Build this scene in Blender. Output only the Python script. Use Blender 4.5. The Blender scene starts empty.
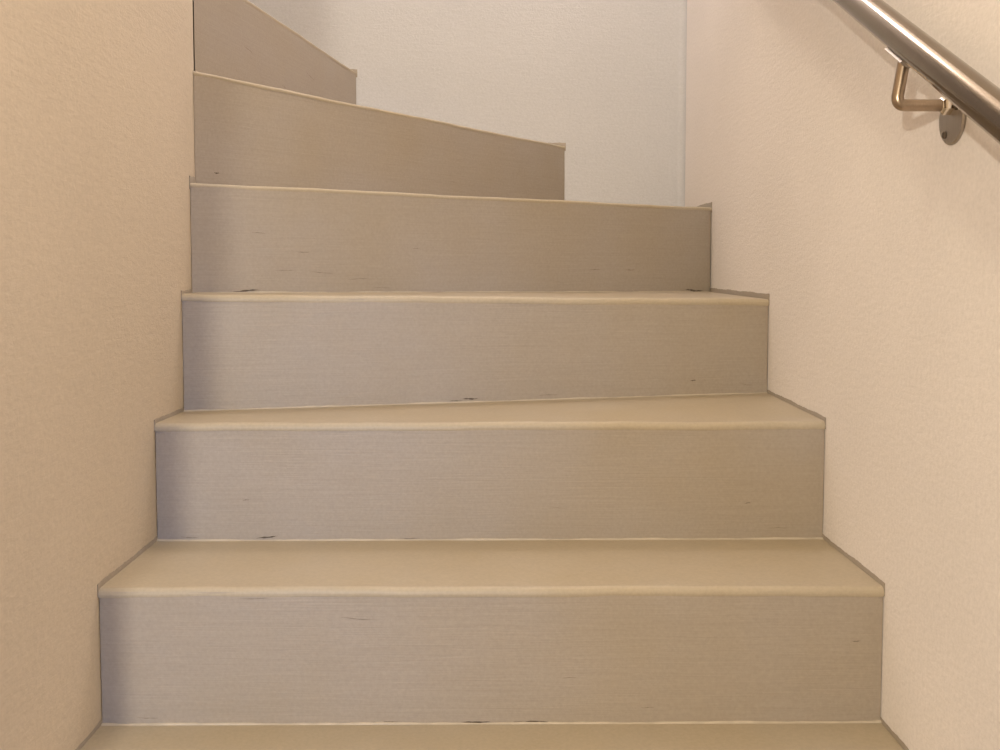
import bpy, bmesh, math, random
from mathutils import Vector, Matrix

random.seed(4)
scene = bpy.context.scene
COL = scene.collection
R = math.radians

# ------------------------------------------------------------------ camera
F = 950.0                                   # focal length in pixels of a 1000 x 750 frame
EYE = Vector((0.0, 0.0, 0.80))
CY = 375 - 55                              # lens shifted a little, as the uprights hardly converge
PITCH = math.atan((CY - 268) / F)          # looking slightly down
YAW = math.atan(10 / F)                     # looking slightly to the right of the flight
cam_data = bpy.data.cameras.new('camera')
cam = bpy.data.objects.new('camera', cam_data)
COL.objects.link(cam)
cam.location = EYE
cam.rotation_euler = (math.pi / 2 - PITCH, 0, -YAW)
cam_data.sensor_width = 36
cam_data.lens = 36 * F / 1000
cam_data.shift_y = -(375 - CY) / 1000
cam_data.clip_start = 0.01
scene.camera = cam
ROT = cam.rotation_euler.to_matrix()


def ray(u, v):
    return ROT @ Vector(((u - 500) / F, -(v - CY) / F, -1))


def on_x(u, v, x):                          # where a line of sight meets a side wall
    d = ray(u, v)
    return EYE + d * ((x - EYE.x) / d.x)


def on_y(u, v, y):                          # where it meets the back wall
    d = ray(u, v)
    return EYE + d * ((y - EYE.y) / d.y)


XL, XR = -0.5405, 0.543
c = on_x(683.5, 200, XR)
YB = c.y                                    # back wall
# front top corners of the steps
L = [on_x(97.5, 588.5, XL), on_x(154, 423.5, XL), on_x(181, 294, XL), on_x(189.3, 182.5, XL), on_x(192.6, 70.5, XL)]
Rr = [on_x(885, 587, XR), on_x(826, 421.5, XR), on_x(769.5, 299, XR), on_x(712, 207.5, XR),
      on_y(565.5, 146.5, YB), on_y(357, 73, YB)]
# foot of each riser, left and right
FT = [(on_x(102, 725, XL).z, on_x(882, 722.5, XR).z), (on_x(155.5, 541, XL).z, on_x(823, 539, XR).z),
      (on_x(184, 411.5, XL).z, on_x(768, 393, XR).z), (on_x(190.5, 293, XL).z, on_x(711, 292, XR).z)]
for k_ in range(4):                          # sight lines meet the wall at the riser's own depth
    for side_, pts_, ii in ((0, L, 0), (1, Rr, 1)):
        px = ((102, 725), (155.5, 541), (184, 411.5), (190.5, 293))[k_] if side_ == 0 else ((882, 722.5), (823, 539), (768, 393), (711, 292))[k_]
        d = ray(*px)
        FT[k_] = tuple(EYE.z + d.z * (pts_[k_].y / d.y) if q == ii else FT[k_][q] for q in (0, 1))
Z0 = (FT[0][0] + FT[0][1]) / 2               # lowest tread
YP = L[4].y + 0.012                          # where the left wall ends
L.append(Vector((XL + 0.0012, YP - 0.0022, on_x(193, -37, XL).z)))
print('YB', YB, 'Z0', Z0, [tuple(round(a, 3) for a in p) for p in L], [tuple(round(a, 3) for a in p) for p in Rr])
# one step below and one above
ZF = Z0 - 0.185
FLOOR = ZF


# ------------------------------------------------------------------ materials
def new_mat(name):
    m = bpy.data.materials.new(name)
    m.use_nodes = True
    nt = m.node_tree
    return m, nt, nt.nodes['Principled BSDF']


def node(nt, kind, **kw):
    n = nt.nodes.new(kind)
    for k, v in kw.items():
        setattr(n, k, v)
    return n


def noise(nt, vec, scale, detail=4, rough=0.55, dist=0.0):
    n = node(nt, 'ShaderNodeTexNoise')
    n.inputs['Scale'].default_value = scale
    n.inputs['Detail'].default_value = detail
    n.inputs['Roughness'].default_value = rough
    n.inputs['Distortion'].default_value = dist
    nt.links.new(vec, n.inputs['Vector'])
    return n.outputs['Fac']


def mapping(nt, scale):
    tc = node(nt, 'ShaderNodeTexCoord')
    mp = node(nt, 'ShaderNodeMapping')
    mp.inputs['Scale'].default_value = scale
    nt.links.new(tc.outputs['Object'], mp.inputs['Vector'])
    return mp.outputs['Vector']


def ramp(nt, fac, p0, c0, p1, c1):
    r = node(nt, 'ShaderNodeValToRGB')
    r.color_ramp.elements[0].position = p0
    r.color_ramp.elements[0].color = (*c0, 1)
    r.color_ramp.elements[1].position = p1
    r.color_ramp.elements[1].color = (*c1, 1)
    nt.links.new(fac, r.inputs['Fac'])
    return r.outputs['Color']


def mixc(nt, fac, a, b, mode='MIX'):
    m = node(nt, 'ShaderNodeMix', data_type='RGBA', blend_type=mode)
    if isinstance(fac, float):
        m.inputs['Factor'].default_value = fac
    else:
        nt.links.new(fac, m.inputs['Factor'])
    for s, k in ((a, 'A'), (b, 'B')):
        i = [q for q in m.inputs if q.name == k and q.type == 'RGBA'][0]
        if isinstance(s, tuple):
            i.default_value = (*s, 1)
        else:
            nt.links.new(s, i)
    return [o for o in m.outputs if o.type == 'RGBA'][0]


def bump(nt, bsdf, h, strength, dist, chain=None):
    b = node(nt, 'ShaderNodeBump')
    b.inputs['Strength'].default_value = strength
    b.inputs['Distance'].default_value = dist
    nt.links.new(h, b.inputs['Height'])
    if chain is not None:
        nt.links.new(chain, b.inputs['Normal'])
    nt.links.new(b.outputs['Normal'], bsdf.inputs['Normal'])
    return b.outputs['Normal']


def wall_material(name, base):
    m, nt, b = new_mat(name)
    v = mapping(nt, (1, 1, 1))
    vs = mapping(nt, (14, 14, 60))
    big = noise(nt, v, 2.2, 3, 0.5)
    fine = noise(nt, v, 160, 5, 0.65)
    roll = noise(nt, vs, 2.2, 4, 0.6, 0.6)
    lo = tuple(x * 0.955 for x in base)
    hi = tuple(min(1, x * 1.03) for x in base)
    col = ramp(nt, big, 0.3, lo, 0.7, hi)
    spk = ramp(nt, fine, 0.3, (0.93, 0.93, 0.93), 0.7, (1.04, 1.04, 1.04))
    col = mixc(nt, 1.0, col, spk, 'MULTIPLY')
    nt.links.new(col, b.inputs['Base Color'])
    b.inputs['Roughness'].default_value = 0.72
    b.inputs['Specular IOR Level'].default_value = 0.3
    n1 = bump(nt, b, roll, 0.15, 0.004)
    bump(nt, b, fine, 0.45, 0.0014, n1)
    return m


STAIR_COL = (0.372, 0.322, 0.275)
TREAD_COL = (0.440, 0.375, 0.288)          # treads lighter and yellower than the risers


def stair_material(name, base, rough=0.5):
    m, nt, b = new_mat(name)
    v = mapping(nt, (1, 1, 1))
    grain = mapping(nt, (2.2, 2.2, 70))
    big = noise(nt, v, 3.5, 4, 0.55)
    g = noise(nt, grain, 3.0, 6, 0.62, 0.7)
    fine = noise(nt, v, 190, 4, 0.6)
    col = ramp(nt, big, 0.32, (base[0] * 0.985, base[1] * 0.955, base[2] * 0.89), 0.68, (base[0] * 1.02, base[1] * 1.03, base[2] * 1.07))
    gm = ramp(nt, g, 0.28, (0.97, 0.968, 0.965), 0.62, (1.012, 1.012, 1.012))
    col = mixc(nt, 1.0, col, gm, 'MULTIPLY')
    sp = ramp(nt, fine, 0.3, (0.94, 0.94, 0.94), 0.7, (1.05, 1.05, 1.05))
    col = mixc(nt, 1.0, col, sp, 'MULTIPLY')
    nt.links.new(col, b.inputs['Base Color'])
    b.inputs['Roughness'].default_value = rough
    b.inputs['Specular IOR Level'].default_value = 0.35
    n1 = bump(nt, b, g, 0.22, 0.0020)
    bump(nt, b, fine, 0.15, 0.0008, n1)
    return m


def plain(name, col, rough=0.6, metal=0.0):
    m, nt, b = new_mat(name)
    v = mapping(nt, (1, 1, 1))
    f = noise(nt, v, 60, 3)
    nt.links.new(ramp(nt, f, 0.3, tuple(x * 0.9 for x in col), 0.7, tuple(min(1, x * 1.08) for x in col)), b.inputs['Base Color'])
    b.inputs['Roughness'].default_value = rough
    b.inputs['Metallic'].default_value = metal
    return m


def steel_material(name, col, rough):
    m, nt, b = new_mat(name)
    v = mapping(nt, (260, 260, 3))
    f = noise(nt, v, 4, 4, 0.6)
    nt.links.new(ramp(nt, f, 0.3, tuple(x * 0.9 for x in col), 0.7, tuple(min(1, x * 1.06) for x in col)), b.inputs['Base Color'])
    b.inputs['Metallic'].default_value = 1.0
    b.inputs['Roughness'].default_value = rough
    bump(nt, b, f, 0.05, 0.0003)
    return m


WALL = (0.875, 0.82, 0.805)  # cream, lightened because the lamps leave the right wall too dim
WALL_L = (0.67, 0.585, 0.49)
M_WALL = wall_material('cream_wall_paint', WALL)
M_BACK = wall_material('back_wall_paint', (0.595, 0.592, 0.625))  # back wall colour lowered to offset the stair lamp overlighting it
M_LEFT = wall_material('left_wall_paint', WALL_L)  # left wall toned darker and warmer than the right
M_CEIL = wall_material('ceiling_paint', (0.78, 0.74, 0.68))
M_STAIR = stair_material('taupe_stair_paint', STAIR_COL)
M_LAP = stair_material('taupe_paint_overlap', tuple(x * 0.93 for x in STAIR_COL))
M_TREAD = stair_material('yellower_tread_paint', TREAD_COL, 0.45)
M_FAINT = plain('faint_crack_and_relief', (0.22, 0.18, 0.145), 0.8)  # fine splits, also painted shade of raised paint on the fourth riser
M_CAULK = plain('pale_caulk', (0.52, 0.45, 0.37), 0.55)
M_CRACK = plain('dark_crack', (0.10, 0.075, 0.055), 0.9)
M_FLOOR = stair_material('floor_paint', (0.22, 0.18, 0.15))  # unseen floor, kept dark so it bounces less light
M_HALL = wall_material('hall_wall_paint', (0.40, 0.33, 0.26))  # unseen hall walls, darkened to cut light bounced on to the risers
M_STEEL = steel_material('brushed_steel', (0.24, 0.195, 0.145), 0.135)
M_STEEL_B = steel_material('bracket_steel', (0.42, 0.33, 0.25), 0.30)
M_NUT = steel_material('polished_steel', (0.75, 0.68, 0.6), 0.12)
M_PLATE = steel_material('plate_steel', (0.45, 0.41, 0.37), 0.42)


# ------------------------------------------------------------------ helpers
def finish(name, bm, mats, parent=None, angle=35):
    bmesh.ops.recalc_face_normals(bm, faces=bm.faces[:])
    me = bpy.data.meshes.new(name)
    bm.to_mesh(me)
    bm.free()
    for m in (mats if isinstance(mats, (list, tuple)) else [mats]):
        me.materials.append(m)
    for p in me.polygons:
        p.use_smooth = True
    me.set_sharp_from_angle(angle=R(angle))
    o = bpy.data.objects.new(name, me)
    COL.objects.link(o)
    if parent is not None:
        o.parent = parent
        o.matrix_parent_inverse = parent_world(parent).inverted()
    return o


def parent_world(p):
    m = p.matrix_basis.copy()
    if p.parent is not None:
        m = parent_world(p.parent) @ p.matrix_parent_inverse @ m
    return m


def empty(name, loc, parent=None):
    o = bpy.data.objects.new(name, None)
    COL.objects.link(o)
    o.empty_display_size = 0.05
    o.location = loc
    if parent is not None:
        o.parent = parent
        o.matrix_parent_inverse = parent_world(parent).inverted()
    return o


def box_bm(bm, lo, hi):
    vs = [bm.verts.new((x, y, z)) for z in (lo[2], hi[2]) for y in (lo[1], hi[1]) for x in (lo[0], hi[0])]
    for f in ((0, 2, 3, 1), (4, 5, 7, 6), (0, 1, 5, 4), (2, 6, 7, 3), (0, 4, 6, 2), (1, 3, 7, 5)):
        bm.faces.new([vs[i] for i in f])
    return vs


def structure(name, boxes, mat, bevel=0.0, only=None):
    bm = bmesh.new()
    for lo, hi in boxes:
        box_bm(bm, lo, hi)
    if bevel:
        es = [e for e in bm.edges if only is None or only(e)]
        bmesh.ops.bevel(bm, geom=es, offset=bevel, segments=4, affect='EDGES', profile=0.5)
    o = finish(name, bm, mat)
    o['kind'] = 'structure'
    return o


# ------------------------------------------------------------------ the stairwell shell
ZT = 3.10
YN = -2.3
XW = -1.75
structure('floor', [((XW - 0.1, YN - 0.1, FLOOR - 0.1), (XR + 0.1, YB + 0.1, FLOOR))], M_FLOOR)
structure('ceiling', [((XW - 0.1, YN - 0.1, ZT), (XR + 0.1, YB + 0.1, ZT + 0.1))], M_CEIL)
structure('wall_right', [((XR, YN - 0.1, FLOOR), (XR + 0.1, YB + 0.1, ZT))], M_WALL)
structure('wall_back', [((XW - 0.1, YB, FLOOR), (XR, YB + 0.1, ZT))], M_BACK)
structure('wall_behind', [((XW - 0.1, YN - 0.1, FLOOR), (XR, YN, ZT))], M_HALL)
structure('wall_outer', [((XW - 0.1, YN, FLOOR), (XW, YB, ZT))], M_HALL)
structure('wall_left', [((-1.12, 0.48, FLOOR), (XL, YP, ZT))], M_LEFT, 0.006,
          lambda e: abs(e.verts[0].co.x - XL) < 1e-5 and abs(e.verts[1].co.x - XL) < 1e-5
          and abs(e.verts[0].co.y - e.verts[1].co.y) < 1e-5)
# soft caulked bead in the corner between the back and the right wall
bm = bmesh.new()
prof = []
for k in range(7):
    a = R(90) * k / 6
    prof.append((XR - 0.020 + 0.020 * math.sin(a), YB - 0.020 + 0.020 * math.cos(a)))
prof.append((XR + 0.002, YB + 0.002))
rows = []
for z in (FLOOR, ZT):
    rows.append([bm.verts.new((x, y, z)) for x, y in prof])
for k in range(len(prof)):
    k2 = (k + 1) % len(prof)
    bm.faces.new((rows[0][k], rows[0][k2], rows[1][k2], rows[1][k]))
bm.faces.new(rows[0]); bm.faces.new(rows[1])
o = finish('trim_corner', bm, M_BACK, angle=60)
o['kind'] = 'structure'

# ------------------------------------------------------------------ the staircase
stair = empty('staircase', (0, 1.2, FLOOR))
stair['label'] = 'taupe grey painted winder staircase curving up to the left between cream walls'
stair['category'] = 'staircase'

GAP = 0.0013
TH = 0.013           # thickness of the rounded nosing
NR = 0.009           # its radius


def wob(x, seed, amp):
    return amp * (math.sin(x * 11.3 + seed * 2.1) * 0.5 + math.sin(x * 27.7 + seed * 5.3) * 0.3 + math.sin(x * 71 + seed * 1.7) * 0.2)


def inside(p):
    return Vector((min(max(p.x, XL + 0.0008 if p.y < YP + 0.03 else -9), XR - 0.0008), min(p.y, YB - 0.0008), p.z))


def make_riser(step, A, B, zb_l, zb_r, seed, marks=()):
    """board from A to B (top front corners), bottom at zb_l / zb_r"""
    dirv = Vector((B.x - A.x, B.y - A.y, 0))
    ln = dirv.length
    dirv.normalize()
    nrm = Vector((dirv.y, -dirv.x, 0))       # faces the viewer
    bm = bmesh.new()
    n, mz = 60, 10
    grid = []
    for i in range(n + 1):
        t = i / n
        s = GAP + (ln - 2 * GAP) * t
        zt = A.z + (B.z - A.z) * t - 0.006
        zb = zb_l + (zb_r - zb_l) * t
        col = []
        for j in range(mz + 1):
            q = j / mz
            off = wob(s * 0.5 + q * 0.11, seed + q * 0.7, 0.0006)
            edge = min(s, ln - s)
            off -= 0.002 * max(0, 1 - edge / 0.010) ** 2       # softly rounded board ends
            p = Vector((A.x, A.y, 0)) + dirv * s + nrm * (off - 0.0008)
            p.z = zb + (zt - zb) * q
            col.append(bm.verts.new(inside(p)))
        grid.append(col)
    for i in range(n):
        for j in range(mz):
            bm.faces.new((grid[i][j], grid[i + 1][j], grid[i + 1][j + 1], grid[i][j + 1]))
    # body behind the face
    back = [[bm.verts.new(inside(grid[i][j].co - nrm * 0.018)) for i in (0, n)] for j in (0, mz)]
    bm.faces.new((back[0][0], back[1][0], back[1][1], back[0][1]))
    bm.faces.new([back[0][0]] + [grid[0][j] for j in range(mz + 1)] + [back[1][0]])
    bm.faces.new([back[0][1], back[1][1]] + [grid[n][j] for j in range(mz, -1, -1)])
    bm.faces.new([grid[i][0] for i in range(n + 1)] + [back[0][1], back[0][0]])
    bm.faces.new([grid[i][mz] for i in range(n, -1, -1)] + [back[1][0], back[1][1]])
    nf = len(bm.faces)
    bmesh.ops.recalc_face_normals(bm, faces=bm.faces[:])
    # split paint, and the shade of raised paint, drawn as little dark slivers
    for (s0, q0, clen, thick, tilt) in marks:
        k = 8
        top, bot = [], []
        for i in range(k + 1):
            u = i / k
            s = s0 * ln + (u - 0.5) * clen
            t = s / ln
            zt = A.z + (B.z - A.z) * t - 0.006
            zb = zb_l + (zb_r - zb_l) * t
            z = zb + (zt - zb) * q0 + tilt * (u - 0.5) + 0.0004 * math.sin(u * 7 + s0 * 40)
            off = wob(s * 0.5 + q0 * 0.11, seed + q0 * 0.7, 0.0006)
            w = thick * 0.8 * math.sin(math.pi * min(max(u, 0.02), 0.98)) * (0.7 + 0.3 * math.sin(u * 17 + s0 * 9))
            p = Vector((A.x, A.y, 0)) + dirv * s + nrm * (off - 0.0008 + 0.0005)
            p.z = z + w / 2
            top.append(bm.verts.new(p))
            p2 = p.copy(); p2.z = z - w / 2
            bot.append(bm.verts.new(p2))
        for i in range(k):
            f = bm.faces.new((bot[i], bot[i + 1], top[i + 1], top[i]))
            f.material_index = 1 if thick > 0.003 else 2
    me_o = finish('riser', bm, [M_STAIR, M_CRACK, M_FAINT], step)
    # bead of caulk along the foot of the riser
    bm = bmesh.new()
    rows = []
    for i in range(n * 2 + 1):
        t = i / (n * 2)
        s = GAP + (ln - 2 * GAP) * t
        zb = zb_l + (zb_r - zb_l) * t
        h = 0.0017 + wob(s * 2.3, seed + 9, 0.0011)
        base = Vector((A.x, A.y, 0)) + dirv * s
        ring = []
        for (dn, dz) in ((-0.003, 0.0), (0.0022, 0.0), (0.0016, h * 0.6), (-0.0004, h), (-0.003, h)):
            p = base + nrm * dn
            p.z = zb + dz + 0.0002
            ring.append(bm.verts.new(inside(p)))
        rows.append(ring)
    for a, b in zip(rows, rows[1:]):
        for k in range(5):
            k2 = (k + 1) % 5
            bm.faces.new((a[k], b[k], b[k2], a[k2]))
    bm.faces.new(rows[0]); bm.faces.new(rows[-1])
    finish('caulk_bead', bm, M_CAULK, step, 60)
    return me_o


def make_tread(step, A, B, back, seed, NR=NR, TH=TH):
    """A, B front corners; back = outline behind, from the right end round to the left end (x, y, z)"""
    dirv = Vector((B.x - A.x, B.y - A.y, 0))
    ln = dirv.length
    dirv.normalize()
    nrm = Vector((dirv.y, -dirv.x, 0))
    bm = bmesh.new()
    n = 70
    prof = []                                # (towards viewer, height)
    prof.append((-0.020, -TH))
    prof.append((-0.0005, -TH))
    for k in range(9):
        a = R(-24) + R(114) * k / 8
        prof.append((0.0004 - NR + NR * math.cos(a), -NR + NR * math.sin(a)))
    rows = []
    for i in range(n + 1):
        t = i / n
        s = GAP * 0.5 + (ln - GAP) * t
        z = A.z + (B.z - A.z) * t
        base = Vector((A.x, A.y, 0)) + dirv * s
        ring = []
        for (dn, dz) in prof:
            p = base + nrm * (dn + wob(s * 0.8, seed + 3, 0.0008))
            p.z = z + dz + wob(s * 1.1, seed, 0.0011)
            ring.append(bm.verts.new(inside(p)))
        rows.append(ring)
    for a, b in zip(rows, rows[1:]):
        for k in range(len(prof) - 1):
            bm.faces.new((a[k], b[k], b[k + 1], a[k + 1]))
    # top board
    tb = [bm.verts.new(p) for p in back]
    front_top = [r[-1] for r in rows]
    bm.faces.new(front_top + tb)
    bb = [bm.verts.new((p[0], p[1], p[2] - TH)) for p in back]
    front_bot = [r[0] for r in rows]
    bm.faces.new(list(reversed(front_bot)) + list(reversed(bb)))
    chain_t = [front_top[-1]] + tb + [front_top[0]]
    chain_b = [front_bot[-1]] + bb + [front_bot[0]]
    for k in range(len(chain_t) - 1):
        if k == 0:
            bm.faces.new([chain_b[0], chain_b[1], chain_t[1]] + [rows[-1][j] for j in range(len(prof) - 1, 0, -1)])
        elif k == len(chain_t) - 2:
            bm.faces.new([chain_b[k], chain_b[k + 1]] + [rows[0][j] for j in range(1, len(prof))] + [chain_t[k]])
        else:
            bm.faces.new((chain_b[k], chain_b[k + 1], chain_t[k + 1], chain_t[k]))
    bmesh.ops.triangulate(bm, faces=[f for f in bm.faces if len(f.verts) > 12])
    return finish('tread', bm, M_TREAD, step, 40)


def make_lap(step, pts, inward, seed, h0=0.0065):
    """stair paint carried up the wall: thin strip standing on the tread along pts"""
    bm = bmesh.new()
    rows = []
    dist = 0
    dense = []
    for p, q in zip(pts, pts[1:]):
        m = max(2, int((q - p).length / 0.006))
        for i in range(m):
            dense.append(p.lerp(q, i / m))
    dense.append(pts[-1])
    for i, p in enumerate(dense):
        h = h0 + wob(i * 0.021, seed, 0.0012) + wob(i * 0.13, seed + 4, 0.0008)
        ring = []
        for (dn, dz) in ((0.0004, -0.012), (0.0014, -0.012), (0.0014, h - 0.001), (0.0004, h)):
            q = p + inward[0 if len(inward) == 1 or i < len(dense) * inward[2] else 1] * dn if len(inward) > 1 else p + inward[0] * dn
            ring.append(bm.verts.new((q.x, q.y, q.z + dz)))
        rows.append(ring)
    for a, b in zip(rows, rows[1:]):
        for k in range(4):
            k2 = (k + 1) % 4
            bm.faces.new((a[k], b[k], b[k2], a[k2]))
    bm.faces.new(rows[0]); bm.faces.new(rows[-1])
    return finish('paint_overlap', bm, M_LAP, step, 60)


def V(x, y, z):
    return Vector((x, y, z))


CORNER = (XR - GAP, YB - GAP)
zt5, zt4 = Rr[4].z, (L[3].z + Rr[3].z) / 2
GO = 0.222
# lowest visible tread (front edge just below the frame)
LM, RM = V(XL, L[0].y - GO, Z0), V(XR, Rr[0].y - GO, Z0)
fronts = [(LM, RM)] + list(zip(L, Rr))
# one more winder beyond the wall end
ZL = L[5].z + 0.2
A6, B6 = V(XL - 0.03, YP + 0.005, ZL), V(-0.83, YB, ZL)
fronts.append((A6, B6))
labels = ['lowest step, only its tread showing at the bottom of the flight',
          'widest full step at the foot of the flight', 'second full step up from the bottom',
          'third full step up, starting to fan', 'fourth full step up, in front of the wall corner',
          'fifth full step up, its end against the back wall', 'topmost visible step, cut off by the wall end']
CR = {
    1: [(0.36, 0.012, 0.045, 0.0035, 0.001), (0.48, 0.012, 0.04, 0.004, 0.001), (0.55, 0.014, 0.05, 0.0035, 0.0),
        (0.33, 0.80, 0.05, 0.0016, -0.004), (0.965, 0.62, 0.012, 0.003, 0.001), (0.60, 0.35, 0.02, 0.0012, 0.001),
        (0.70, 0.12, 0.02, 0.0012, 0.0), (0.2, 0.955, 0.05, 0.0014, 0.001), (0.06, 0.05, 0.03, 0.0016, -0.002)],
    2: [(0.165, 0.03, 0.035, 0.0042, 0.004), (0.135, 0.36, 0.012, 0.0026, 0.002), (0.885, 0.32, 0.012, 0.003, 0.001),
        (0.38, 0.015, 0.03, 0.0026, 0.0), (0.60, 0.28, 0.03, 0.001, 0.0), (0.935, 0.10, 0.03, 0.0012, 0.0),
        (0.05, 0.03, 0.03, 0.002, -0.002)],
    3: [(0.465, 0.035, 0.03, 0.0048, 0.0), (0.44, 0.02, 0.025, 0.003, 0.0), (0.86, 0.16, 0.012, 0.0032, 0.0),
        (0.60, 0.05, 0.04, 0.0018, 0.001), (0.96, 0.1, 0.03, 0.001, -0.004)],
    4: [(0.08, 0.02, 0.05, 0.0055, 0.004), (0.72, 0.26, 0.03, 0.0022, 0.0), (0.80, 0.26, 0.03, 0.0030, 0.0),
        (0.10, 0.58, 0.03, 0.0018, -0.002), (0.17, 0.40, 0.03, 0.0018, 0.001), (0.2, 0.2, 0.05, 0.0018, -0.004),
        (0.26, 0.14, 0.05, 0.0018, 0.002), (0.14, 0.22, 0.04, 0.0016, 0.001), (0.36, 0.46, 0.02, 0.0014, 0.0),
        (0.962, 0.015, 0.05, 0.006, 0.0), (0.945, 0.03, 0.03, 0.004, 0.0), (0.30, 0.05, 0.05, 0.0014, 0.001)],
    5: [(0.04, 0.12, 0.012, 0.004, 0.0), (0.2, 0.05, 0.06, 0.0012, 0.001), (0.6, 0.3, 0.03, 0.0012, 0.001)],
    6: [(0.25, 0.5, 0.05, 0.0016, -0.006), (0.62, 0.6, 0.05, 0.0016, -0.008), (0.45, 0.3, 0.03, 0.0014, -0.003)],
    7: [],
}
for i, (A, B) in enumerate(fronts):
    step = empty('step', ((A.x + B.x) / 2, (A.y + B.y) / 2, A.z), stair)
    if i < len(labels):
        step['label'] = labels[i]
    # foot of the riser stands on the tread below
    if i == 0:
        zl = zr = ZF + 0.001
    elif i <= 4:
        zl, zr = FT[i - 1]
    else:
        zl, zr = fronts[i - 1][0].z, fronts[i - 1][1].z
    nl, nr = FT[i] if i < 4 else (A.z, B.z)  # height of this board where the next riser meets it
    make_riser(step, A, B, zl, zr, i + 1, CR.get(i, ()))
    if i + 1 < len(fronts):
        NA, NB = fronts[i + 1]
        ov = 0.012                           # board runs on under the next riser
        if i <= 3:
            back = [(NB.x - GAP * 0.5, NB.y + ov, nr), (NA.x + GAP * 0.5, NA.y + ov, nl)]
        elif i == 4:
            back = [(CORNER[0], YB - 0.023, B.z), (XR - 0.023, CORNER[1], B.z), (NB.x - 0.015, CORNER[1], B.z), (NA.x + GAP, NA.y + 0.006, A.z)]
        elif i == 5:
            back = [(NB.x - 0.015, YB - GAP, B.z), (NA.x + GAP, NA.y + 0.002, A.z)]
        else:
            back = [(NB.x - 0.012, YB - GAP, B.z), (NA.x - 0.012, NA.y + 0.004, A.z)]
    else:
        back = [(XW + GAP, YB - GAP, B.z), (XW + GAP, YP + 0.01, B.z), (A.x - 0.10, YP + 0.004, A.z)]
    make_tread(step, A, B, back, i + 1, *((NR, TH) if i < 4 else (0.0045, 0.008)))
    # paint lapped on to the walls
    if i <= 3:
        NA, NB = fronts[i + 1]
        make_lap(step, [V(XR, B.y - 0.001, B.z), V(XR, NB.y + 0.004, nr)], [V(-1, 0, 0)], i + 1, 0.0065 if i < 3 else 0.010)
        if NA.y - A.y > 0.02:
            make_lap(step, [V(XL, A.y - 0.001, A.z), V(XL, NA.y + 0.004, nl)], [V(1, 0, 0)], i + 20)
        else:
            make_lap(step, [V(XL, A.y - 0.001, A.z), V(XL, NA.y + 0.012, nl)], [V(1, 0, 0)], i + 20, 0.013)
    elif i == 4:
        make_lap(step, [V(XL, A.y - 0.001, A.z), V(XL, fronts[5][0].y - 0.002, A.z)], [V(1, 0, 0)], i + 20, 0.012)
        make_lap(step, [V(XR, B.y - 0.001, B.z), V(XR, YB - 0.024, B.z)], [V(-1, 0, 0)], i + 1, 0.014)
    elif i in (5, 6):
        make_lap(step, [V(B.x + 0.001, YB, B.z), V(fronts[i + 1][1].x, YB, B.z)], [V(0, -1, 0)], i + 1, 0.010)

# ------------------------------------------------------------------ the handrail
XH = 0.489
RAD = 0.0188


def cyl_path(bm, pts, rad, seg=24, cap=True):
    rows = []
    for i, p in enumerate(pts):
        d = (pts[min(i + 1, len(pts) - 1)] - pts[max(i - 1, 0)]).normalized()
        up = Vector((1, 0, 0)) if abs(d.x) < 0.9 else Vector((0, 1, 0))
        a = d.cross(up).normalized()
        b = d.cross(a).normalized()
        rows.append([bm.verts.new(p + (a * math.cos(2 * math.pi * k / seg) + b * math.sin(2 * math.pi * k / seg)) * rad) for k in range(seg)])
    # keep rings from twisting
    for r0, r1 in zip(rows, rows[1:]):
        sh = min(range(seg), key=lambda s: sum((r0[k].co - r1[(k + s) % seg].co).length for k in range(0, seg, 4)))
        r1[:] = r1[sh:] + r1[:sh]
        for k in range(seg):
            k2 = (k + 1) % seg
            bm.faces.new((r0[k], r0[k2], r1[k2], r1[k]))
    if cap:
        bm.faces.new(rows[0]); bm.faces.new(rows[-1])


h1 = on_x(1000, 116, XH)
h2 = on_x(856, 0, XH)
HD = (h2 - h1).normalized()
hr = empty('handrail', (XH, h1.y, h1.z))
hr['label'] = 'round brushed steel handrail fixed along the right-hand wall'.replace('right-hand ', '') + ' above the stairs'
hr['category'] = 'handrail'
bm = bmesh.new()
cyl_path(bm, [h1 - HD * 1.6, h1, h2, h2 + HD * 1.05], RAD, 48)
rail = finish('rail', bm, M_STEEL, hr, 50)

# bracket: wall plate, bent arm, saddle
wp = on_x(954, 119, XR)                      # centre of the wall plate
br = empty('bracket', wp, hr)
br['label'] = 'bent steel bracket with oval wall plate'
elbow = on_y(896, 106, wp.y)
tail = on_x(950, 107, XR)
tail.y = wp.y
rc = h1 + HD * ((wp.y - h1.y) / HD.y)        # rail centre above the bracket
foot = on_y(904, 64, wp.y)
pts = [V(XR - 0.0025, wp.y, tail.z)]
e0 = V(elbow.x, wp.y, tail.z)
topp = V(foot.x, wp.y, rc.z - RAD * 1.1)
bl = 0.012
d1 = (e0 - pts[0]).normalized()
d2 = (topp - e0).normalized()
pa, pb = e0 - d1 * bl, e0 + d2 * bl
for k in range(9):
    t = k / 8
    pts.append(pa * (1 - t) ** 2 + e0 * 2 * t * (1 - t) + pb * t * t)
pts.append(topp)
bm = bmesh.new()
cyl_path(bm, pts, 0.0070, 20)
finish('arm', bm, M_STEEL_B, br, 50)

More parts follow.
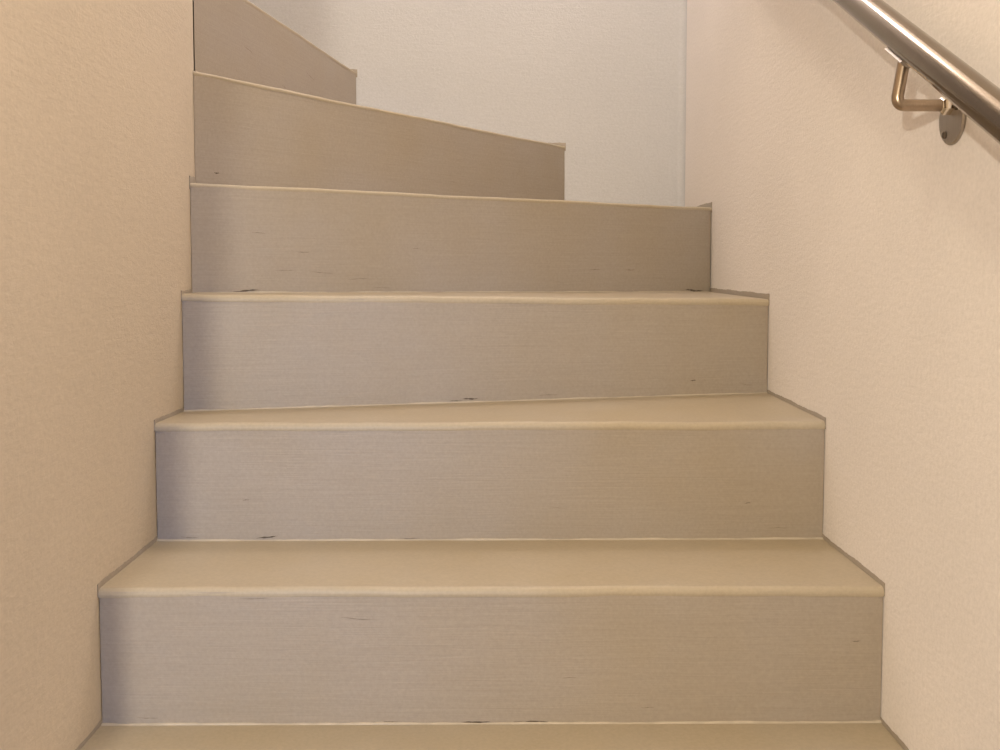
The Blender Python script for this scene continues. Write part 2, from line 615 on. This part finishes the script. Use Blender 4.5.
bm = bmesh.new()                             # thin saddle plate bent to the underside of the rail
side = Vector((1, 0, 0))
dn = HD.cross(side).normalized()
if dn.z > 0:
    dn = -dn
sc_ = rc + HD * 0.004
rows = []
for s in (-0.026, 0.026):
    ring = []
    for rr in (RAD + 0.0004, RAD + 0.0034):
        ks = range(-5, 6) if rr < RAD + 0.002 else range(5, -6, -1)
        for k in ks:
            a = R(9) * k
            ring.append(bm.verts.new(sc_ + HD * s + (dn * math.cos(a) + side * math.sin(a)) * rr))
    rows.append(ring)
m = len(rows[0])
for k in range(m):
    bm.faces.new((rows[0][k], rows[0][(k + 1) % m], rows[1][(k + 1) % m], rows[1][k]))
bm.faces.new(rows[0]); bm.faces.new(rows[1])
finish('saddle', bm, M_PLATE, br, 40)

bm = bmesh.new()                             # round wall plate with a softened rim
prof = [(0.0, 0.0004), (0.030, 0.0004), (0.030, 0.0025), (0.0285, 0.0042), (0.012, 0.0050), (0.0, 0.0050)]
rows = []
for rr, dx in prof:
    rows.append([bm.verts.new((XR - dx, wp.y + rr * math.cos(2 * math.pi * k / 40), wp.z + rr * math.sin(2 * math.pi * k / 40))) for k in range(40)] if rr else [bm.verts.new((XR - dx, wp.y, wp.z))])
for a, b in zip(rows, rows[1:]):
    for k in range(40):
        k2 = (k + 1) % 40
        if len(a) == 1:
            bm.faces.new((a[0], b[k], b[k2]))
        elif len(b) == 1:
            bm.faces.new((a[k], a[k2], b[0]))
        else:
            bm.faces.new((a[k], a[k2], b[k2], b[k]))
finish('wall_plate', bm, M_PLATE, br, 40)


def disc(name, cx, cy, cz, rad, dx, mat, parent, hexa=20, ph=0.0):
    bm = bmesh.new()
    r0 = [bm.verts.new((cx, cy + rad * math.cos(2 * math.pi * k / hexa + ph), cz + rad * math.sin(2 * math.pi * k / hexa + ph))) for k in range(hexa)]
    r1 = [bm.verts.new((cx - dx, v.co.y, v.co.z)) for v in r0]
    r2 = [bm.verts.new((cx - dx * 1.35, cy + (v.co.y - cy) * 0.75, cz + (v.co.z - cz) * 0.75)) for v in r0]
    for a, b in ((r0, r1), (r1, r2)):
        for k in range(hexa):
            bm.faces.new((a[k], a[(k + 1) % hexa], b[(k + 1) % hexa], b[k]))
    bm.faces.new(r0); bm.faces.new(r2)
    return finish(name, bm, mat, parent, 40)


disc('collar', XR - 0.0045, wp.y, tail.z, 0.0112, 0.009, M_NUT, br, 6, R(117.6 - 30))
disc('screw', XR - 0.0045, wp.y + 0.012, wp.z - 0.017, 0.0042, 0.0016, M_CRACK, br)
disc('screw', XR - 0.0045, wp.y - 0.016, wp.z + 0.012, 0.0042, 0.0016, M_CRACK, br)


# ------------------------------------------------------------------ light
def lamp(name, kind, loc, energy, col, **kw):
    d = bpy.data.lights.new(name, kind)
    d.energy = energy
    d.color = col
    for k, v in kw.items():
        setattr(d, k, v)
    o = bpy.data.objects.new(name, d)
    COL.objects.link(o)
    o.location = loc
    return o


WARM = (1.0, 0.83, 0.62)
lamp('stair_lamp', 'POINT', (0.13, 2.28, EYE.z + 1.95), 26, (1.0, 0.91, 0.87), shadow_soft_size=0.14)
lamp('hall_lamp', 'POINT', (-0.602, -0.9, EYE.z + 0.30), 100, (1.0, 0.915, 0.735), shadow_soft_size=0.035)
lamp('flight_lamp', 'POINT', (-0.25, 0.38, EYE.z + 1.8), 22, (1.0, 0.89, 0.60), shadow_soft_size=0.09)
sp = lamp('cool_tint_spot', 'SPOT', (-0.42, -2.0, EYE.z + 0.1), 118, (0.04, 0.38, 1.0), shadow_soft_size=0.05,  # added cool spot, no such source known; tints the left riser ends blue
          spot_size=R(26), spot_blend=1.0)
tgt = Vector((-0.50, 1.5, EYE.z - 0.30))
sp.rotation_euler = (tgt - sp.location).to_track_quat('-Z', 'Y').to_euler()

w = bpy.data.worlds.new('world')
scene.world = w
w.use_nodes = True
w.node_tree.nodes['Background'].inputs['Color'].default_value = (1, 0.9, 0.78, 1)
w.node_tree.nodes['Background'].inputs['Strength'].default_value = 0.2

vs = scene.view_settings
scene.display_settings.display_device = 'sRGB'
vs.view_transform = 'Standard'
vs.look = 'None'
vs.exposure = 0.0
vs.gamma = 1.0
vs.use_curve_mapping = False
